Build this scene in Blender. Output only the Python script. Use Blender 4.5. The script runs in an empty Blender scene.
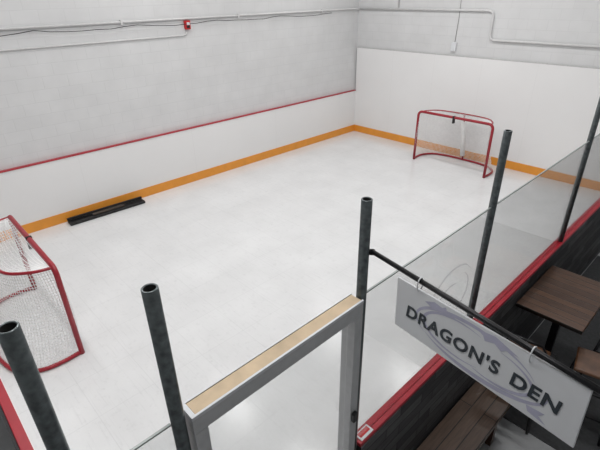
import bpy, bmesh, math, random
from mathutils import Vector, Matrix
random.seed(3)
H=3.79;XL=-8.46;YB=10.33;XR=-1.18;hb=1.20;HB=2.37;zs=1.20;zg=2.39;YN=.02
P1,P2,P3,P4,P5,P6=1.50,2.99,.43,.06,5.17,7.35
z1,z2,z3,z4=2.94,2.95,2.99,3.06
XP=XR+.045;XO=XR+.09;XW=XL-.06;CZ=5.8
coll=bpy.context.collection
# ---------------- camera -----------------
a,b,c=math.radians(46.61),math.radians(27.83),math.radians(1.07);f=442.85
h=Vector((-math.sin(a),math.cos(a),0));r=Vector((math.cos(a),math.sin(a),0));z=Vector((0,0,1))
F=h*math.cos(b)-z*math.sin(b);U=h*math.sin(b)+z*math.cos(b)
r2=r*math.cos(c)-U*math.sin(c);U2=U*math.cos(c)+r*math.sin(c)
cd=bpy.data.cameras.new('camera');cd.sensor_width=36;cd.lens=f/600*36;cd.clip_start=.05
co=bpy.data.objects.new('camera',cd)
co.matrix_world=Matrix(((r2.x,U2.x,-F.x,0),(r2.y,U2.y,-F.y,0),(r2.z,U2.z,-F.z,H),(0,0,0,1)))
coll.objects.link(co);bpy.context.scene.camera=co

# ---------------- materials -----------------
def newmat(n):
    m=bpy.data.materials.new(n);m.use_nodes=True;nt=m.node_tree
    return m,nt,nt.nodes['Principled BSDF']
def mat(n,col,rough=.5,metal=0,var=.08,scale=20,bump=0):
    m,nt,b=newmat(n);N=nt.nodes;L=nt.links
    b.inputs['Roughness'].default_value=rough;b.inputs['Metallic'].default_value=metal
    tc=N.new('ShaderNodeTexCoord');no=N.new('ShaderNodeTexNoise');no.inputs['Scale'].default_value=scale;no.inputs['Detail'].default_value=4
    cr=N.new('ShaderNodeValToRGB');cr.color_ramp.elements[0].position=.3;cr.color_ramp.elements[1].position=.7
    cr.color_ramp.elements[0].color=(*[c*(1-var) for c in col],1);cr.color_ramp.elements[1].color=(*[min(1,c*(1+var)) for c in col],1)
    L.new(tc.outputs['Object'],no.inputs['Vector']);L.new(no.outputs['Fac'],cr.inputs[0]);L.new(cr.outputs[0],b.inputs['Base Color'])
    if bump:
        bp=N.new('ShaderNodeBump');bp.inputs['Strength'].default_value=bump;L.new(no.outputs['Fac'],bp.inputs['Height']);L.new(bp.outputs[0],b.inputs['Normal'])
    return m
def brickmat(n,axes,c1,c2,mc,bw,rh,ms,rough=.6,bump=.3,noise=.06,nscale=1.2,offset=.5,smooth=.1,nstretch=None,scuff=0):
    m,nt,b=newmat(n);N=nt.nodes;L=nt.links;b.inputs['Roughness'].default_value=rough
    tc=N.new('ShaderNodeTexCoord');s=N.new('ShaderNodeSeparateXYZ');c=N.new('ShaderNodeCombineXYZ')
    L.new(tc.outputs['Object'],s.inputs[0]);L.new(s.outputs[axes[0]],c.inputs[0]);L.new(s.outputs[axes[1]],c.inputs[1])
    br=N.new('ShaderNodeTexBrick');br.offset=offset;I=br.inputs
    I['Scale'].default_value=1;I['Brick Width'].default_value=bw;I['Row Height'].default_value=rh;I['Mortar Size'].default_value=ms;I['Mortar Smooth'].default_value=smooth
    I['Color1'].default_value=(*c1,1);I['Color2'].default_value=(*c2,1);I['Mortar'].default_value=(*mc,1);I['Bias'].default_value=0
    L.new(c.outputs[0],I['Vector'])
    no=N.new('ShaderNodeTexNoise');no.inputs['Scale'].default_value=nscale;no.inputs['Detail'].default_value=6
    if nstretch:
        mp=N.new('ShaderNodeMapping');mp.inputs['Scale'].default_value=nstretch;L.new(c.outputs[0],mp.inputs[0]);L.new(mp.outputs[0],no.inputs['Vector'])
    else: L.new(c.outputs[0],no.inputs['Vector'])
    mr=N.new('ShaderNodeMapRange');mr.inputs[1].default_value=.3;mr.inputs[2].default_value=.7;mr.inputs[3].default_value=1-noise;mr.inputs[4].default_value=1
    L.new(no.outputs['Fac'],mr.inputs[0])
    mx=N.new('ShaderNodeMix');mx.data_type='RGBA';mx.blend_type='MULTIPLY';mx.inputs[0].default_value=1
    L.new(br.outputs['Color'],mx.inputs[6]);L.new(mr.outputs[0],mx.inputs[7]);out=mx.outputs[2]
    if scuff:
        # fine skate scuffs: stretched noises, thresholded
        for k,(rot,sc) in enumerate(((.5,(1.3,22,1)),(-.9,(1.1,26,1)),(1.9,(5,8,1)),(.1,(9,9,1)))):
            mp=N.new('ShaderNodeMapping');mp.inputs['Rotation'].default_value=(0,0,rot);mp.inputs['Scale'].default_value=sc
            n2=N.new('ShaderNodeTexNoise');n2.inputs['Scale'].default_value=1.6;n2.inputs['Detail'].default_value=5;n2.inputs['Roughness'].default_value=.6
            L.new(c.outputs[0],mp.inputs[0]);L.new(mp.outputs[0],n2.inputs['Vector'])
            m2=N.new('ShaderNodeMapRange');m2.inputs[1].default_value=.58;m2.inputs[2].default_value=.68;m2.inputs[3].default_value=1;m2.inputs[4].default_value=1-scuff
            L.new(n2.outputs['Fac'],m2.inputs[0])
            x2=N.new('ShaderNodeMix');x2.data_type='RGBA';x2.blend_type='MULTIPLY';x2.inputs[0].default_value=1
            L.new(out,x2.inputs[6]);L.new(m2.outputs[0],x2.inputs[7]);out=x2.outputs[2]
    L.new(out,b.inputs['Base Color'])
    if bump:
        iv=N.new('ShaderNodeMath');iv.operation='SUBTRACT';iv.inputs[0].default_value=1;L.new(br.outputs['Fac'],iv.inputs[1])
        bp=N.new('ShaderNodeBump');bp.inputs['Strength'].default_value=bump;bp.inputs['Distance'].default_value=.01
        L.new(iv.outputs[0],bp.inputs['Height']);L.new(bp.outputs[0],b.inputs['Normal'])
    return m
bw=(.715,.72,.725)
M_blkL=brickmat('painted_block_yz',(1,2),bw,(.70,.705,.71),(.67,.675,.68),.4,.2,.006,.5,.28,.07,2.5)
M_blkB=brickmat('painted_block_xz',(0,2),bw,(.70,.705,.71),(.67,.675,.68),.4,.2,.006,.5,.28,.07,2.5)
M_ice=brickmat('synthetic_ice',(0,1),(.82,.825,.83),(.805,.81,.815),(.755,.76,.765),.61,.61,.004,.2,.0,.09,1.6,offset=0,scuff=.05)
M_lob=mat('lobby_concrete',(.45,.46,.47),.4,0,.12,3)
M_bdL=brickmat('dasher_white_yz',(1,2),(.85,.85,.85),(.84,.84,.84),(.78,.78,.78),2.4,4,.003,.3,0,.04,.6,offset=0)
M_bdB=brickmat('dasher_white_xz',(0,2),(.87,.87,.87),(.86,.86,.86),(.80,.80,.80),1.22,8,.003,.3,0,.04,.6,offset=0)
M_clad=brickmat('barnwood_cladding',(1,2),(.14,.14,.145),(.035,.036,.04),(.01,.01,.01),.45,.10,.004,.7,.5,.5,3,nstretch=(2,12,1),offset=.37)
M_red=mat('red_plastic',(.42,.015,.03),.35,0,.1,6)
M_orange=mat('orange_kickplate',(.80,.32,.04),.4,0,.05,5)
M_galv=mat('galvanized_pipe',(.13,.15,.155),.32,.6,.3,35,.05)
M_inside=mat('pipe_interior',(.012,.012,.012),.9)
M_redpaint=mat('red_goal_paint',(.33,.012,.025),.35,0,.1,8)
M_net=mat('white_netting',(.9,.9,.9),.8)
M_white=mat('white_padding',(.85,.85,.84),.5,0,.03)
M_black=mat('black_rubber',(.012,.012,.013),.6,0,.3)
M_blackm=mat('black_metal',(.015,.015,.017),.35,.5,.2)
M_alu=mat('aluminium_frame',(.58,.59,.60),.4,.1,.05)
M_cond=mat('conduit_paint',(.64,.64,.64),.5,0,.04)
M_rw=mat('raw_lumber',(.64,.50,.34),.7,0,.15,9)
M_wood=brickmat('dark_wood_planks',(0,1),(.12,.055,.028),(.065,.03,.017),(.008,.005,.003),3,.095,.004,.28,.4,.5,3,nstretch=(2,20,1),offset=.3)
M_woodY=brickmat('dark_bench_planks',(1,0),(.13,.078,.052),(.09,.053,.036),(.008,.005,.003),3,.115,.004,.4,.4,.4,3,nstretch=(2,20,1),offset=.3)
M_sign=mat('sign_white',(.73,.75,.775),.4,0,.01)
M_ink=mat('sign_ink',(.03,.04,.05),.5)
M_swoosh=mat('sign_swoosh',(.47,.47,.60),.5,0,.05)
M_alred=mat('alarm_red',(.55,.01,.015),.35)
M_fix,nt,b=newmat('lamp_diffuser');b.inputs['Emission Color'].default_value=(1,1,.98,1);b.inputs['Emission Strength'].default_value=3
M_glass=bpy.data.materials.new('rink_glass');M_glass.use_nodes=True;nt=M_glass.node_tree;nt.nodes.clear()
N=nt.nodes;L=nt.links
o_=N.new('ShaderNodeOutputMaterial');tr=N.new('ShaderNodeBsdfTransparent');tr.inputs[0].default_value=(.945,.95,.95,1)
gl=N.new('ShaderNodeBsdfGlossy');gl.inputs['Roughness'].default_value=.03;lw=N.new('ShaderNodeLayerWeight')
pw=N.new('ShaderNodeMath');pw.operation='POWER';pw.inputs[1].default_value=4;L.new(lw.outputs['Facing'],pw.inputs[0])
mr=N.new('ShaderNodeMapRange');mr.inputs[3].default_value=.05;mr.inputs[4].default_value=.75;L.new(pw.outputs[0],mr.inputs[0])
mx=N.new('ShaderNodeMixShader');L.new(mr.outputs[0],mx.inputs[0]);L.new(tr.outputs[0],mx.inputs[1]);L.new(gl.outputs[0],mx.inputs[2]);L.new(mx.outputs[0],o_.inputs[0])
M_gedge=mat('glass_edge',(.36,.40,.39),.3)
M_arcs=bpy.data.materials.new('faint_arc');M_arcs.use_nodes=True;nt=M_arcs.node_tree;N=nt.nodes;L=nt.links
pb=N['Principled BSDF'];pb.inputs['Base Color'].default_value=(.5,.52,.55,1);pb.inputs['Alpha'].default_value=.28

# ---------------- mesh helpers -----------------
def link(me,name,mats,parent=None,loc=None):
    o=bpy.data.objects.new(name,me)
    for m in (mats if isinstance(mats,(list,tuple)) else [mats]): me.materials.append(m)
    coll.objects.link(o)
    if parent is not None:o.parent=parent
    if loc is not None:o.location=loc
    return o
def E(name,loc=(0,0,0),rz=0,parent=None):
    e=bpy.data.objects.new(name,None);e.location=loc;e.rotation_euler=(0,0,rz);e.empty_display_size=.1;coll.objects.link(e);e.parent=parent;return e
def box(name,lo,hi,m,parent=None,bev=0):
    me=bpy.data.meshes.new(name);bm=bmesh.new();bmesh.ops.create_cube(bm,size=1)
    for v in bm.verts: v.co=Vector([lo[i]+(v.co[i]+.5)*(hi[i]-lo[i]) for i in range(3)])
    if bev: bmesh.ops.bevel(bm,geom=bm.edges[:],offset=bev,segments=2,affect='EDGES',profile=.5)
    bm.to_mesh(me);bm.free();return link(me,name,m,parent)
def tube(name,pts,r,m,parent=None,n=10,closed=False):
    pts=[Vector(q) for q in pts];bm=bmesh.new();rings=[];N=len(pts);nv=None
    for i,q in enumerate(pts):
        a=pts[(i-1)%N] if (closed or i>0) else q; c=pts[(i+1)%N] if (closed or i<N-1) else q
        t=(c-a).normalized()
        if nv is None: nv=t.orthogonal().normalized()
        else: nv=(nv-t*nv.dot(t)).normalized()
        bn=t.cross(nv)
        rings.append([bm.verts.new(q+r*(math.cos(2*math.pi*k/n)*nv+math.sin(2*math.pi*k/n)*bn)) for k in range(n)])
    for i in range(N if closed else N-1):
        A=rings[i];B=rings[(i+1)%N]
        for k in range(n): bm.faces.new((A[k],A[(k+1)%n],B[(k+1)%n],B[k])).smooth=True
    if not closed: bm.faces.new(rings[0][::-1]);bm.faces.new(rings[-1])
    bmesh.ops.recalc_face_normals(bm,faces=bm.faces[:])
    me=bpy.data.meshes.new(name);bm.to_mesh(me);bm.free();return link(me,name,m,parent)
def post(X,Y,z0,z1,r=.027):
    bm=bmesh.new();n=24;prof=[(r,z0),(r,z1-.002),(r-.002,z1),(r-.006,z1),(r-.007,z1-.003),(r-.007,z1-.5)];R=[]
    for rr,z in prof: R.append([bm.verts.new((rr*math.cos(2*math.pi*k/n),rr*math.sin(2*math.pi*k/n),z-z0)) for k in range(n)])
    for i in range(len(R)-1):
        for k in range(n):
            fc=bm.faces.new((R[i][k],R[i][(k+1)%n],R[i+1][(k+1)%n],R[i+1][k]));fc.smooth=True
            if i==4: fc.material_index=1
    fc=bm.faces.new(R[-1]);fc.material_index=1;bm.faces.new(R[0][::-1])
    me=bpy.data.meshes.new('steel_post');bm.to_mesh(me);bm.free();return link(me,'steel_post',[M_galv,M_inside],None,(X,Y,z0))

# ---------------- room -----------------
box('floor',(XL-.3,-4,-.1),(5,YB+.3,0),M_lob)
box('rink_floor',(XL,YN,0),(XR,YB,.012),M_ice)
box('wall_left',(XL-.3,-4,0),(XW,YB+.3,CZ),M_blkL)
box('wall_back',(XW,YB+.06,0),(5,YB+.3,CZ),M_blkB)
box('wall_right',(5,-4,0),(5.2,YB+.3,CZ),M_blkL)
box('wall_near',(XL-.3,-4.2,0),(5.2,-4,CZ),M_blkB)
box('ceiling',(XL-.3,-4.2,CZ),(5.2,YB+.3,CZ+.1),mat('ceiling_paint',(.6,.6,.6),.8))

e=E('rink_boards_left',(XL,YN,0));L_=YB-YN
box('panel',(-.055,0,0),(0,L_,hb),M_bdL,e)
box('cap',(-.058,0,hb),(.012,L_,hb+.022),M_red,e,.004)
box('kickplate',(.001,0,.013),(.012,L_-.012,.2),M_orange,e)
e=E('rink_boards_back',(XL,YB,0));Wd_=XR-XL
box('panel',(0,0,0),(Wd_+.09,.055,HB),M_bdB,e)
box('kickplate',(.012,-.012,.013),(Wd_,-.001,.2),M_orange,e)
box('top_trim',(0,-.004,HB),(Wd_+.09,.055,HB+.02),mat('grey_trim',(.55,.55,.55)),e)
def rboard(y0,y1):
    e=E('rink_boards_right',(XR,y0,0))
    box('panel',(0,0,0),(.045,y1-y0,zs-.02),M_bdL,e)
    box('cladding',(.046,0,0),(.09,y1-y0,zs-.02),M_clad,e)
    box('cap',(-.004,0,zs-.02),(.085,y1-y0,zs+.01),M_red,e,.005)
    box('kickplate',(-.012,0,.013),(-.001,y1-y0,.2),M_orange,e)
rboard(P1+.035,YB-.014)
rboard(YN+.012,P3-.035)
e=E('rink_boards_near',(XL,YN,0))
box('panel',(0,-.045,0),(XO-XL,-.001,zs-.02),M_bdB,e)
box('cladding',(0,-.09,0),(XO-XL,-.046,zs-.02),M_clad,e)
box('cap',(0,-.07,zs-.02),(XO-XL+.004,-.006,zs+.01),M_red,e,.005)

post(XP,P4,zs+.01,z4);post(XP,P3,0,z3);post(XP,P1,0,z1);post(XP,P2,zs+.01,z2);post(XP,P5,zs+.01,3.02);post(XP,P6,zs+.01,3.0)
def arcmesh(name,parent,m,cx,cz,ra,rb,a0,a1,th,off,axis='x'):
    bm=bmesh.new();n=40;pr=None
    for k in range(n+1):
        t=a0+(a1-a0)*k/n;wd=th*math.sin(math.pi*k/n)+.0005;q=[]
        for s in (1,-1):
            u=cx+(ra+s*wd)*math.cos(t);v=cz+(rb+s*wd)*math.sin(t)
            q.append(bm.verts.new((u,off,v) if axis=='x' else (off,u,v)))
        if pr: bm.faces.new((pr[0],q[0],q[1],pr[1]))
        pr=q
    me=bpy.data.meshes.new(name);bm.to_mesh(me);bm.free();return link(me,name,m,parent)
def glass(y0,y1,arcs=False):
    e=E('rink_glass_panel',(XP,y0,zs+.01))
    box('pane',(-.005,0,0),(.005,y1-y0,zg-zs-.012),M_glass,e)
    box('top_edge',(-.0052,0,zg-zs-.012),(.0052,y1-y0,zg-zs-.004),M_gedge,e)
    if arcs:  # faint see-through grey ring arcs laid over this pane
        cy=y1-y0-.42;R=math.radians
        arcmesh('faint_arc_1',e,M_arcs,cy,.62,.30,.24,R(20),R(250),.012,.0056,'y')
        arcmesh('faint_arc_2',e,M_arcs,cy+.02,.60,.24,.19,R(-150),R(60),.014,.0056,'y')
        arcmesh('faint_arc_3',e,M_arcs,cy-.02,.62,.14,.10,R(40),R(330),.012,.0056,'y')
ys=[P1,P2,P5,P6,YB-.04]
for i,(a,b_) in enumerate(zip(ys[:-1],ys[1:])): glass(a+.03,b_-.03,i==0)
glass(P4+.03,P3-.03)

# gate
ga,gb=P3+.035,P1-.035; gw=gb-ga; gh=zg+.01
e=E('rink_gate',(XP,ga,0))
box('jamb_1',(-.045,0,0),(.045,.06,gh-.09),M_alu,e,.003)
box('jamb_2',(-.045,gw-.06,0),(.045,gw,gh-.09),M_alu,e,.003)
box('header',(-.045,0,gh-.089),(.045,gw,gh-.012),M_alu,e,.003)
box('header_lumber',(-.034,.02,gh-.012),(.034,gw-.004,gh+.001),M_rw,e,.003)
box('header_strip_1',(-.045,0,gh-.0119),(-.035,gw,gh+.004),M_sign,e)
box('header_strip_2',(.035,0,gh-.0119),(.045,gw,gh+.004),M_sign,e)
box('header_end',(-.0349,0,gh-.0119),(.0349,.019,gh+.004),M_sign,e)
box('door_panel',(-.02,.065,.02),(.02,gw-.065,1.0),M_bdL,e)
box('door_rail',(-.025,.065,1.001),(.025,gw-.065,1.06),M_alu,e)
box('door_glass',(-.004,.065,1.061),(.004,gw-.065,gh-.095),M_glass,e)
box('latch',(.046,gw-.055,1.55),(.07,gw-.02,1.62),M_blackm,e,.005)
e=E('warning_label',(XP,P1+.06,zs+.01));box('plate',(-.03,0,0),(.03,.12,.005),M_sign,e);box('print',(-.022,.012,.0051),(.012,.108,.006),M_alred,e)

# ---------------- hockey goal -----------------
def cat(P,n=8):
    P=[Vector(q) for q in P];out=[]
    for i in range(len(P)-1):
        a=P[i-1] if i>0 else 2*P[0]-P[1];b=P[i];c=P[i+1];d=P[i+2] if i+2<len(P) else 2*P[-1]-P[-2]
        for k in range(n):
            t=k/n;out.append(.5*((2*b)+(c-a)*t+(2*a-5*b+4*c-d)*t*t+(3*b-a-3*c+d)*t**3))
    out.append(P[-1]);return out
def resample(P,n):
    L=[0]
    for a,b in zip(P[:-1],P[1:]):L.append(L[-1]+(b-a).length)
    out=[];j=0
    for i in range(n+1):
        s=L[-1]*i/n
        while j<len(P)-2 and L[j+1]<s:j+=1
        t=(s-L[j])/max(1e-9,L[j+1]-L[j]);out.append(P[j].lerp(P[j+1],min(1,t)))
    return out
def netmesh(name,A,B,rows,parent,sag=0):
    bm=bmesh.new();G=[]
    for j in range(rows+1):
        t=j/rows;G.append([bm.verts.new(a.lerp(b,t)+Vector((0,-sag*math.sin(math.pi*t),0))) for a,b in zip(A,B)])
    for j in range(rows):
        for i in range(len(A)-1): bm.faces.new((G[j][i],G[j][i+1],G[j+1][i+1],G[j+1][i]))
    bmesh.ops.wireframe(bm,faces=bm.faces[:],thickness=.0105,use_replace=True,use_boundary=True,use_even_offset=False)
    me=bpy.data.meshes.new(name);bm.to_mesh(me);bm.free();return link(me,name,M_net,parent)
def goal(loc,rz):
    e=E('hockey_goal',loc,rz);r=.03;w=.915;h=1.2;z0=.026;S=.88
    fr=[(-w,0,0)]+[(-w,0,h-.1)]+[(-w+.1*(1-math.cos(a)),0,h-.1+.1*math.sin(a)) for a in [math.pi/12*k for k in range(1,7)]]
    fr+=[(-x,y,z) for x,y,z in fr[::-1]]
    tube('front_frame',fr,r,M_redpaint,e,14)
    base=cat([(-w,.0,z0),(-w-.02,.25*S,z0),(-w+.02,.5*S,z0),(-.72,.73*S,z0),(-.4,.83*S,z0),(0,.85*S,z0),(.4,.83*S,z0),(.72,.73*S,z0),(w-.02,.5*S,z0),(w+.02,.25*S,z0),(w,.0,z0)])
    tube('base_frame',base,.024,M_redpaint,e,10)
    zt=h-.01
    top=cat([(-w+.05,.0,zt),(-.80,.2,zt),(-.62,.4,zt),(-.3,.47,zt),(0,.48,zt),(.3,.47,zt),(.62,.4,zt),(.80,.2,zt),(w-.05,.0,zt)])
    tube('top_frame',top,.018,M_redpaint,e,10)
    n=84;A=resample(top,n);B=resample(base,n)
    netmesh('back_net',A,B,31,e,.05)
    C=[Vector((a.x,0.0,h)) for a in A]
    netmesh('top_net',C,A,12,e)
    tube('center_brace',[(0,.48,zt),(0,.62,.6),(0,.85*S,z0)],.02,M_redpaint,e)
    tube('brace_pad',[(0,.49,1.0),(0,.61,.6),(0,.7,.14)],.055,M_white,e,14)
    box('center_strap',(-.02,-.033,h-.13),(.02,.033,h+.032),M_black,e,.004)
    return e
goal((-4.80,9.38,.013),0)
goal((-5.62,.83,.013),math.pi)

# floor rack near left boards
e=E('stick_rack',(XL+.18,1.92,.013),-.03);l=1.46
box('tray',(-.10,0,0),(.09,l,.05),M_black,e,.012)
box('lip',(-.10,0,.051),(-.06,l,.10),M_black,e,.008)
box('stick_blade',(-.03,l*.3,.052),(.05,l*.72,.085),mat('dark_brown',(.06,.045,.035)),e,.01)
tube('stick_shaft',[(-.02,.05,.07),(.03,l-.05,.08)],.014,M_blackm,e)

# wall conduits
zu=3.35
e=E('upper_conduit')
tube('pipe',[(XW+.03,-3.9,zu),(XW+.03,YB-.1,zu),(XW+.08,YB+.03,zu)],.02,M_cond,e)
cab=[(XW+.06,-3+.25*k,zu-.04-.05*abs(math.sin(k*.45))-.02*random.random()) for k in range(50)]
tube('cable',cab,.006,M_black,e,6)
for k in range(5): box('clip_%d'%k,(XW+.001,-1.5+2.6*k,zu-.04),(XW+.055,-1.46+2.6*k,zu+.04),M_cond,e)
zl=3.08;ya=5.03
e=E('lower_conduit');tube('pipe',[(XW+.0155,-3.9,zl-.03),(XW+.0155,ya-.08,zl-.03),(XW+.0155,ya-.02,zl-.01),(XW+.0155,ya,zl+.03),(XW+.0155,ya,3.15)],.015,M_cond,e)
e=E('fire_alarm_strobe',(XW,ya+.02,3.235))
box('housing',(0.0005,-.06,-.08),(.06,.06,.08),M_alred,e,.008);box('lens',(.061,-.03,.0),(.085,.03,.05),M_sign,e,.006)
box('horn_grille',(.061,-.035,-.055),(.066,.035,-.01),M_black,e)
YW=YB+.06;py=YW-.03
e=E('back_conduit');za,zb2=3.35,2.76;bx=-4.74
tube('pipe',[(XW+.1,py,za),(bx-.1,py,za),(bx-.03,py,za-.03),(bx,py,za-.1),(bx,py,zb2+.1),(bx+.03,py,zb2+.03),(bx+.1,py,zb2),(4.9,py,zb2)],.025,M_cond,e)
e=E('riser_conduit');tube('pipe',[(-7.22,py+.01,CZ-.001),(-7.22,py+.01,za+.03)],.015,M_cond,e)
e=E('junction_box',(-5.57,YW,2.57));box('body',(-.06,-.05,-.1),(.06,0,.1),M_sign,e,.006)
tube('wire',[(0,-.008,.1),(.02,-.008,.6),(.0,-.008,CZ-2.571)],.007,mat('grey_wire',(.35,.35,.35)),e)

# ---------------- hanging sign -----------------
e=E('hanging_sign',(XP,P1+.03,2.66),-.1621)
tube('support_bar',[(.03,0,0),(1.6,0,0)],.012,M_blackm,e,12)
tube('support_clamp',[(.012,0,-.012),(.04,0,-.0)],.016,M_blackm,e,12)
x0,x1,zt,zbm=-.424,.424,.135,-.135
g=E('sign_board',(.643,0,-.165),0,e);g.rotation_euler=(0,-.04,0)
box('panel',(x0,-.005,zbm),(x1,.005,zt),M_sign,g,.002)
for i,x in enumerate((.34,.86)):
    tube('zip_tie_%d'%i,[(x,.018*math.cos(t),-.018+.034*math.sin(t)) for t in [k*math.pi/6 for k in range(12)]],.003,M_sign,e,6,True)
cu=bpy.data.curves.new('txt','FONT');cu.body="DRAGON'S DEN";cu.size=.13;cu.extrude=.001;cu.offset=.0035;cu.shear=.12;cu.space_word=1.5;cu.space_character=1.12
to=bpy.data.objects.new('tmp',cu);coll.objects.link(to);bpy.context.view_layer.update()
me=bpy.data.meshes.new_from_object(to.evaluated_get(bpy.context.evaluated_depsgraph_get()));bpy.data.objects.remove(to)
xs=[v.co.x for v in me.vertices];zs_=[v.co.y for v in me.vertices];W_=x1-x0;Hh=zt-zbm
sx=W_*.84/(max(xs)-min(xs));sy=Hh*.25/(max(zs_)-min(zs_))
for v in me.vertices:
    X,Y,Z=v.co;v.co=Vector((x0+W_*.08+(X-min(xs))*sx,-.0066-Z,zbm+Hh*.34+(Y-min(zs_))*sy))
me.materials.clear();link(me,'lettering',M_ink,g)
def shape(name,pts,off):
    bm=bmesh.new();bm.faces.new([bm.verts.new((x,off,z)) for x,z in pts])
    me=bpy.data.meshes.new(name);bm.to_mesh(me);bm.free();link(me,name,M_swoosh,g)
R=math.radians;cx=x0+W_*.48
arcmesh('emblem_wing_arc',g,M_swoosh,cx,0,W_*.33,Hh*.42,R(15),R(215),.008,-.0056)
arcmesh('emblem_tail_arc',g,M_swoosh,cx+.03,-.005,W_*.35,Hh*.41,R(-150),R(5),.010,-.0056)
arcmesh('emblem_neck_arc',g,M_swoosh,cx-.05,.005,W_*.22,Hh*.33,R(60),R(300),.007,-.0057)
arcmesh('emblem_belly_arc',g,M_swoosh,cx+.10,-.01,W_*.20,Hh*.30,R(-120),R(80),.007,-.0058)
# dragon head and wing spikes
shape('emblem_head',[(cx-.24,.095),(cx-.19,.118),(cx-.15,.112),(cx-.13,.125),(cx-.125,.108),(cx-.08,.098),(cx-.12,.085),(cx-.16,.092),(cx-.20,.082)],-.0059)
shape('emblem_wing',[(cx+.02,.112),(cx+.10,.125),(cx+.20,.095),(cx+.15,.092),(cx+.13,.075),(cx+.10,.092),(cx+.06,.078),(cx+.05,.098)],-.0060)
shape('emblem_tail_tip',[(cx+.26,-.085),(cx+.33,-.075),(cx+.31,-.10),(cx+.34,-.12),(cx+.27,-.11)],-.0060)

# ---------------- lobby furniture -----------------
box('floor_mat',(XO+.01,3.5,0),(1.6,7.5,.008),mat('charcoal_mat',(.05,.052,.055),.8,0,.2,30))
e=E('wooden_bench',(XO+.015,.9,0));bwid=.35
box('seat',(0,0,.40),(bwid,2.4,.45),M_woodY,e,.004)
for i,y in enumerate((.15,1.2,2.2)):
    box('leg_%d'%i,(.03,y,0),(.08,y+.06,.399),M_wood,e);box('leg_%d'%(i+3),(bwid-.08,y,0),(bwid-.03,y+.06,.399),M_wood,e)
e=E('pub_table',(-1.07,3.9,.009));tw=.59;tl=.95;TZ=1.051
box('top',(0,0,TZ-.04),(tw,tl,TZ),M_wood,e,.004)
box('column',(tw/2-.035,tl/2-.035,.03),(tw/2+.035,tl/2+.035,TZ-.041),M_blackm,e,.004)
box('foot_1',(tw/2-.24,tl/2-.04,0),(tw/2+.24,tl/2+.04,.03),M_blackm,e,.004)
box('foot_2',(tw/2-.04,tl/2-.35,0),(tw/2+.04,tl/2+.35,.029),M_blackm,e,.004)
box('apron',(.08,.08,TZ-.08),(tw-.08,tl-.08,TZ-.041),M_blackm,e)
M_seat=mat('stool_seat_wood',(.13,.06,.03),.35,0,.3,12)
def stool(loc,rz):
    e=E('bar_stool',loc,rz);z=.70
    box('seat',(-.17,-.17,z),(.17,.17,z+.035),M_seat,e,.012)
    for i,(a,b) in enumerate(((1,1),(1,-1),(-1,-1),(-1,1))):
        tube('leg_%d'%i,[(a*.14,b*.14,z),(a*.21,b*.21,0.0)],.013,M_blackm,e)
    for i,zz in enumerate((.25,.5)):
        q=.21-.07*zz/z;tube('rung_%d'%i,[(q,q,zz),(q,-q,zz),(-q,-q,zz),(-q,q,zz)],.008,M_blackm,e,8,True)
    tube('back_hoop',[(-.15,-.15,z+.03),(-.17,-.18,z+.25),(-.12,-.19,z+.33),(.12,-.19,z+.33),(.17,-.18,z+.25),(.15,-.15,z+.03)],.011,M_blackm,e)
    box('back_rest',(-.14,-.20,z+.2),(.14,-.18,z+.29),M_seat,e,.005)
stool((-.80,3.66,.009),0.1)
stool((-.30,3.98,.009),math.pi/2+.2)
stool((-.24,4.62,.009),math.pi/2)

# ---------------- lights -----------------
for x in (-7,-4.2,-1.0):
  for y in (.6,4.2,8):
    e=E('ceiling_light',(x,y,CZ))
    box('housing',(-.65,-.17,-.08),(.65,.17,-.001),M_alu,e,.01)
    box('diffuser',(-.6,-.13,-.095),(.6,.13,-.081),M_fix,e)
    l=bpy.data.lights.new('tube_light','AREA');l.energy=62 if x==-4.2 else 36;l.shape='RECTANGLE';l.size=1.2;l.size_y=.26;l.color=(1,.99,.98)
    o=bpy.data.objects.new('tube_light',l);o.parent=e;o.location=(0,0,-.11);coll.objects.link(o)
bpy.context.scene.view_settings.view_transform='Standard'
w=bpy.data.worlds.new('world');bpy.context.scene.world=w;w.use_nodes=True;w.node_tree.nodes['Background'].inputs[0].default_value=(.8,.8,.8,1);w.node_tree.nodes['Background'].inputs[1].default_value=.3
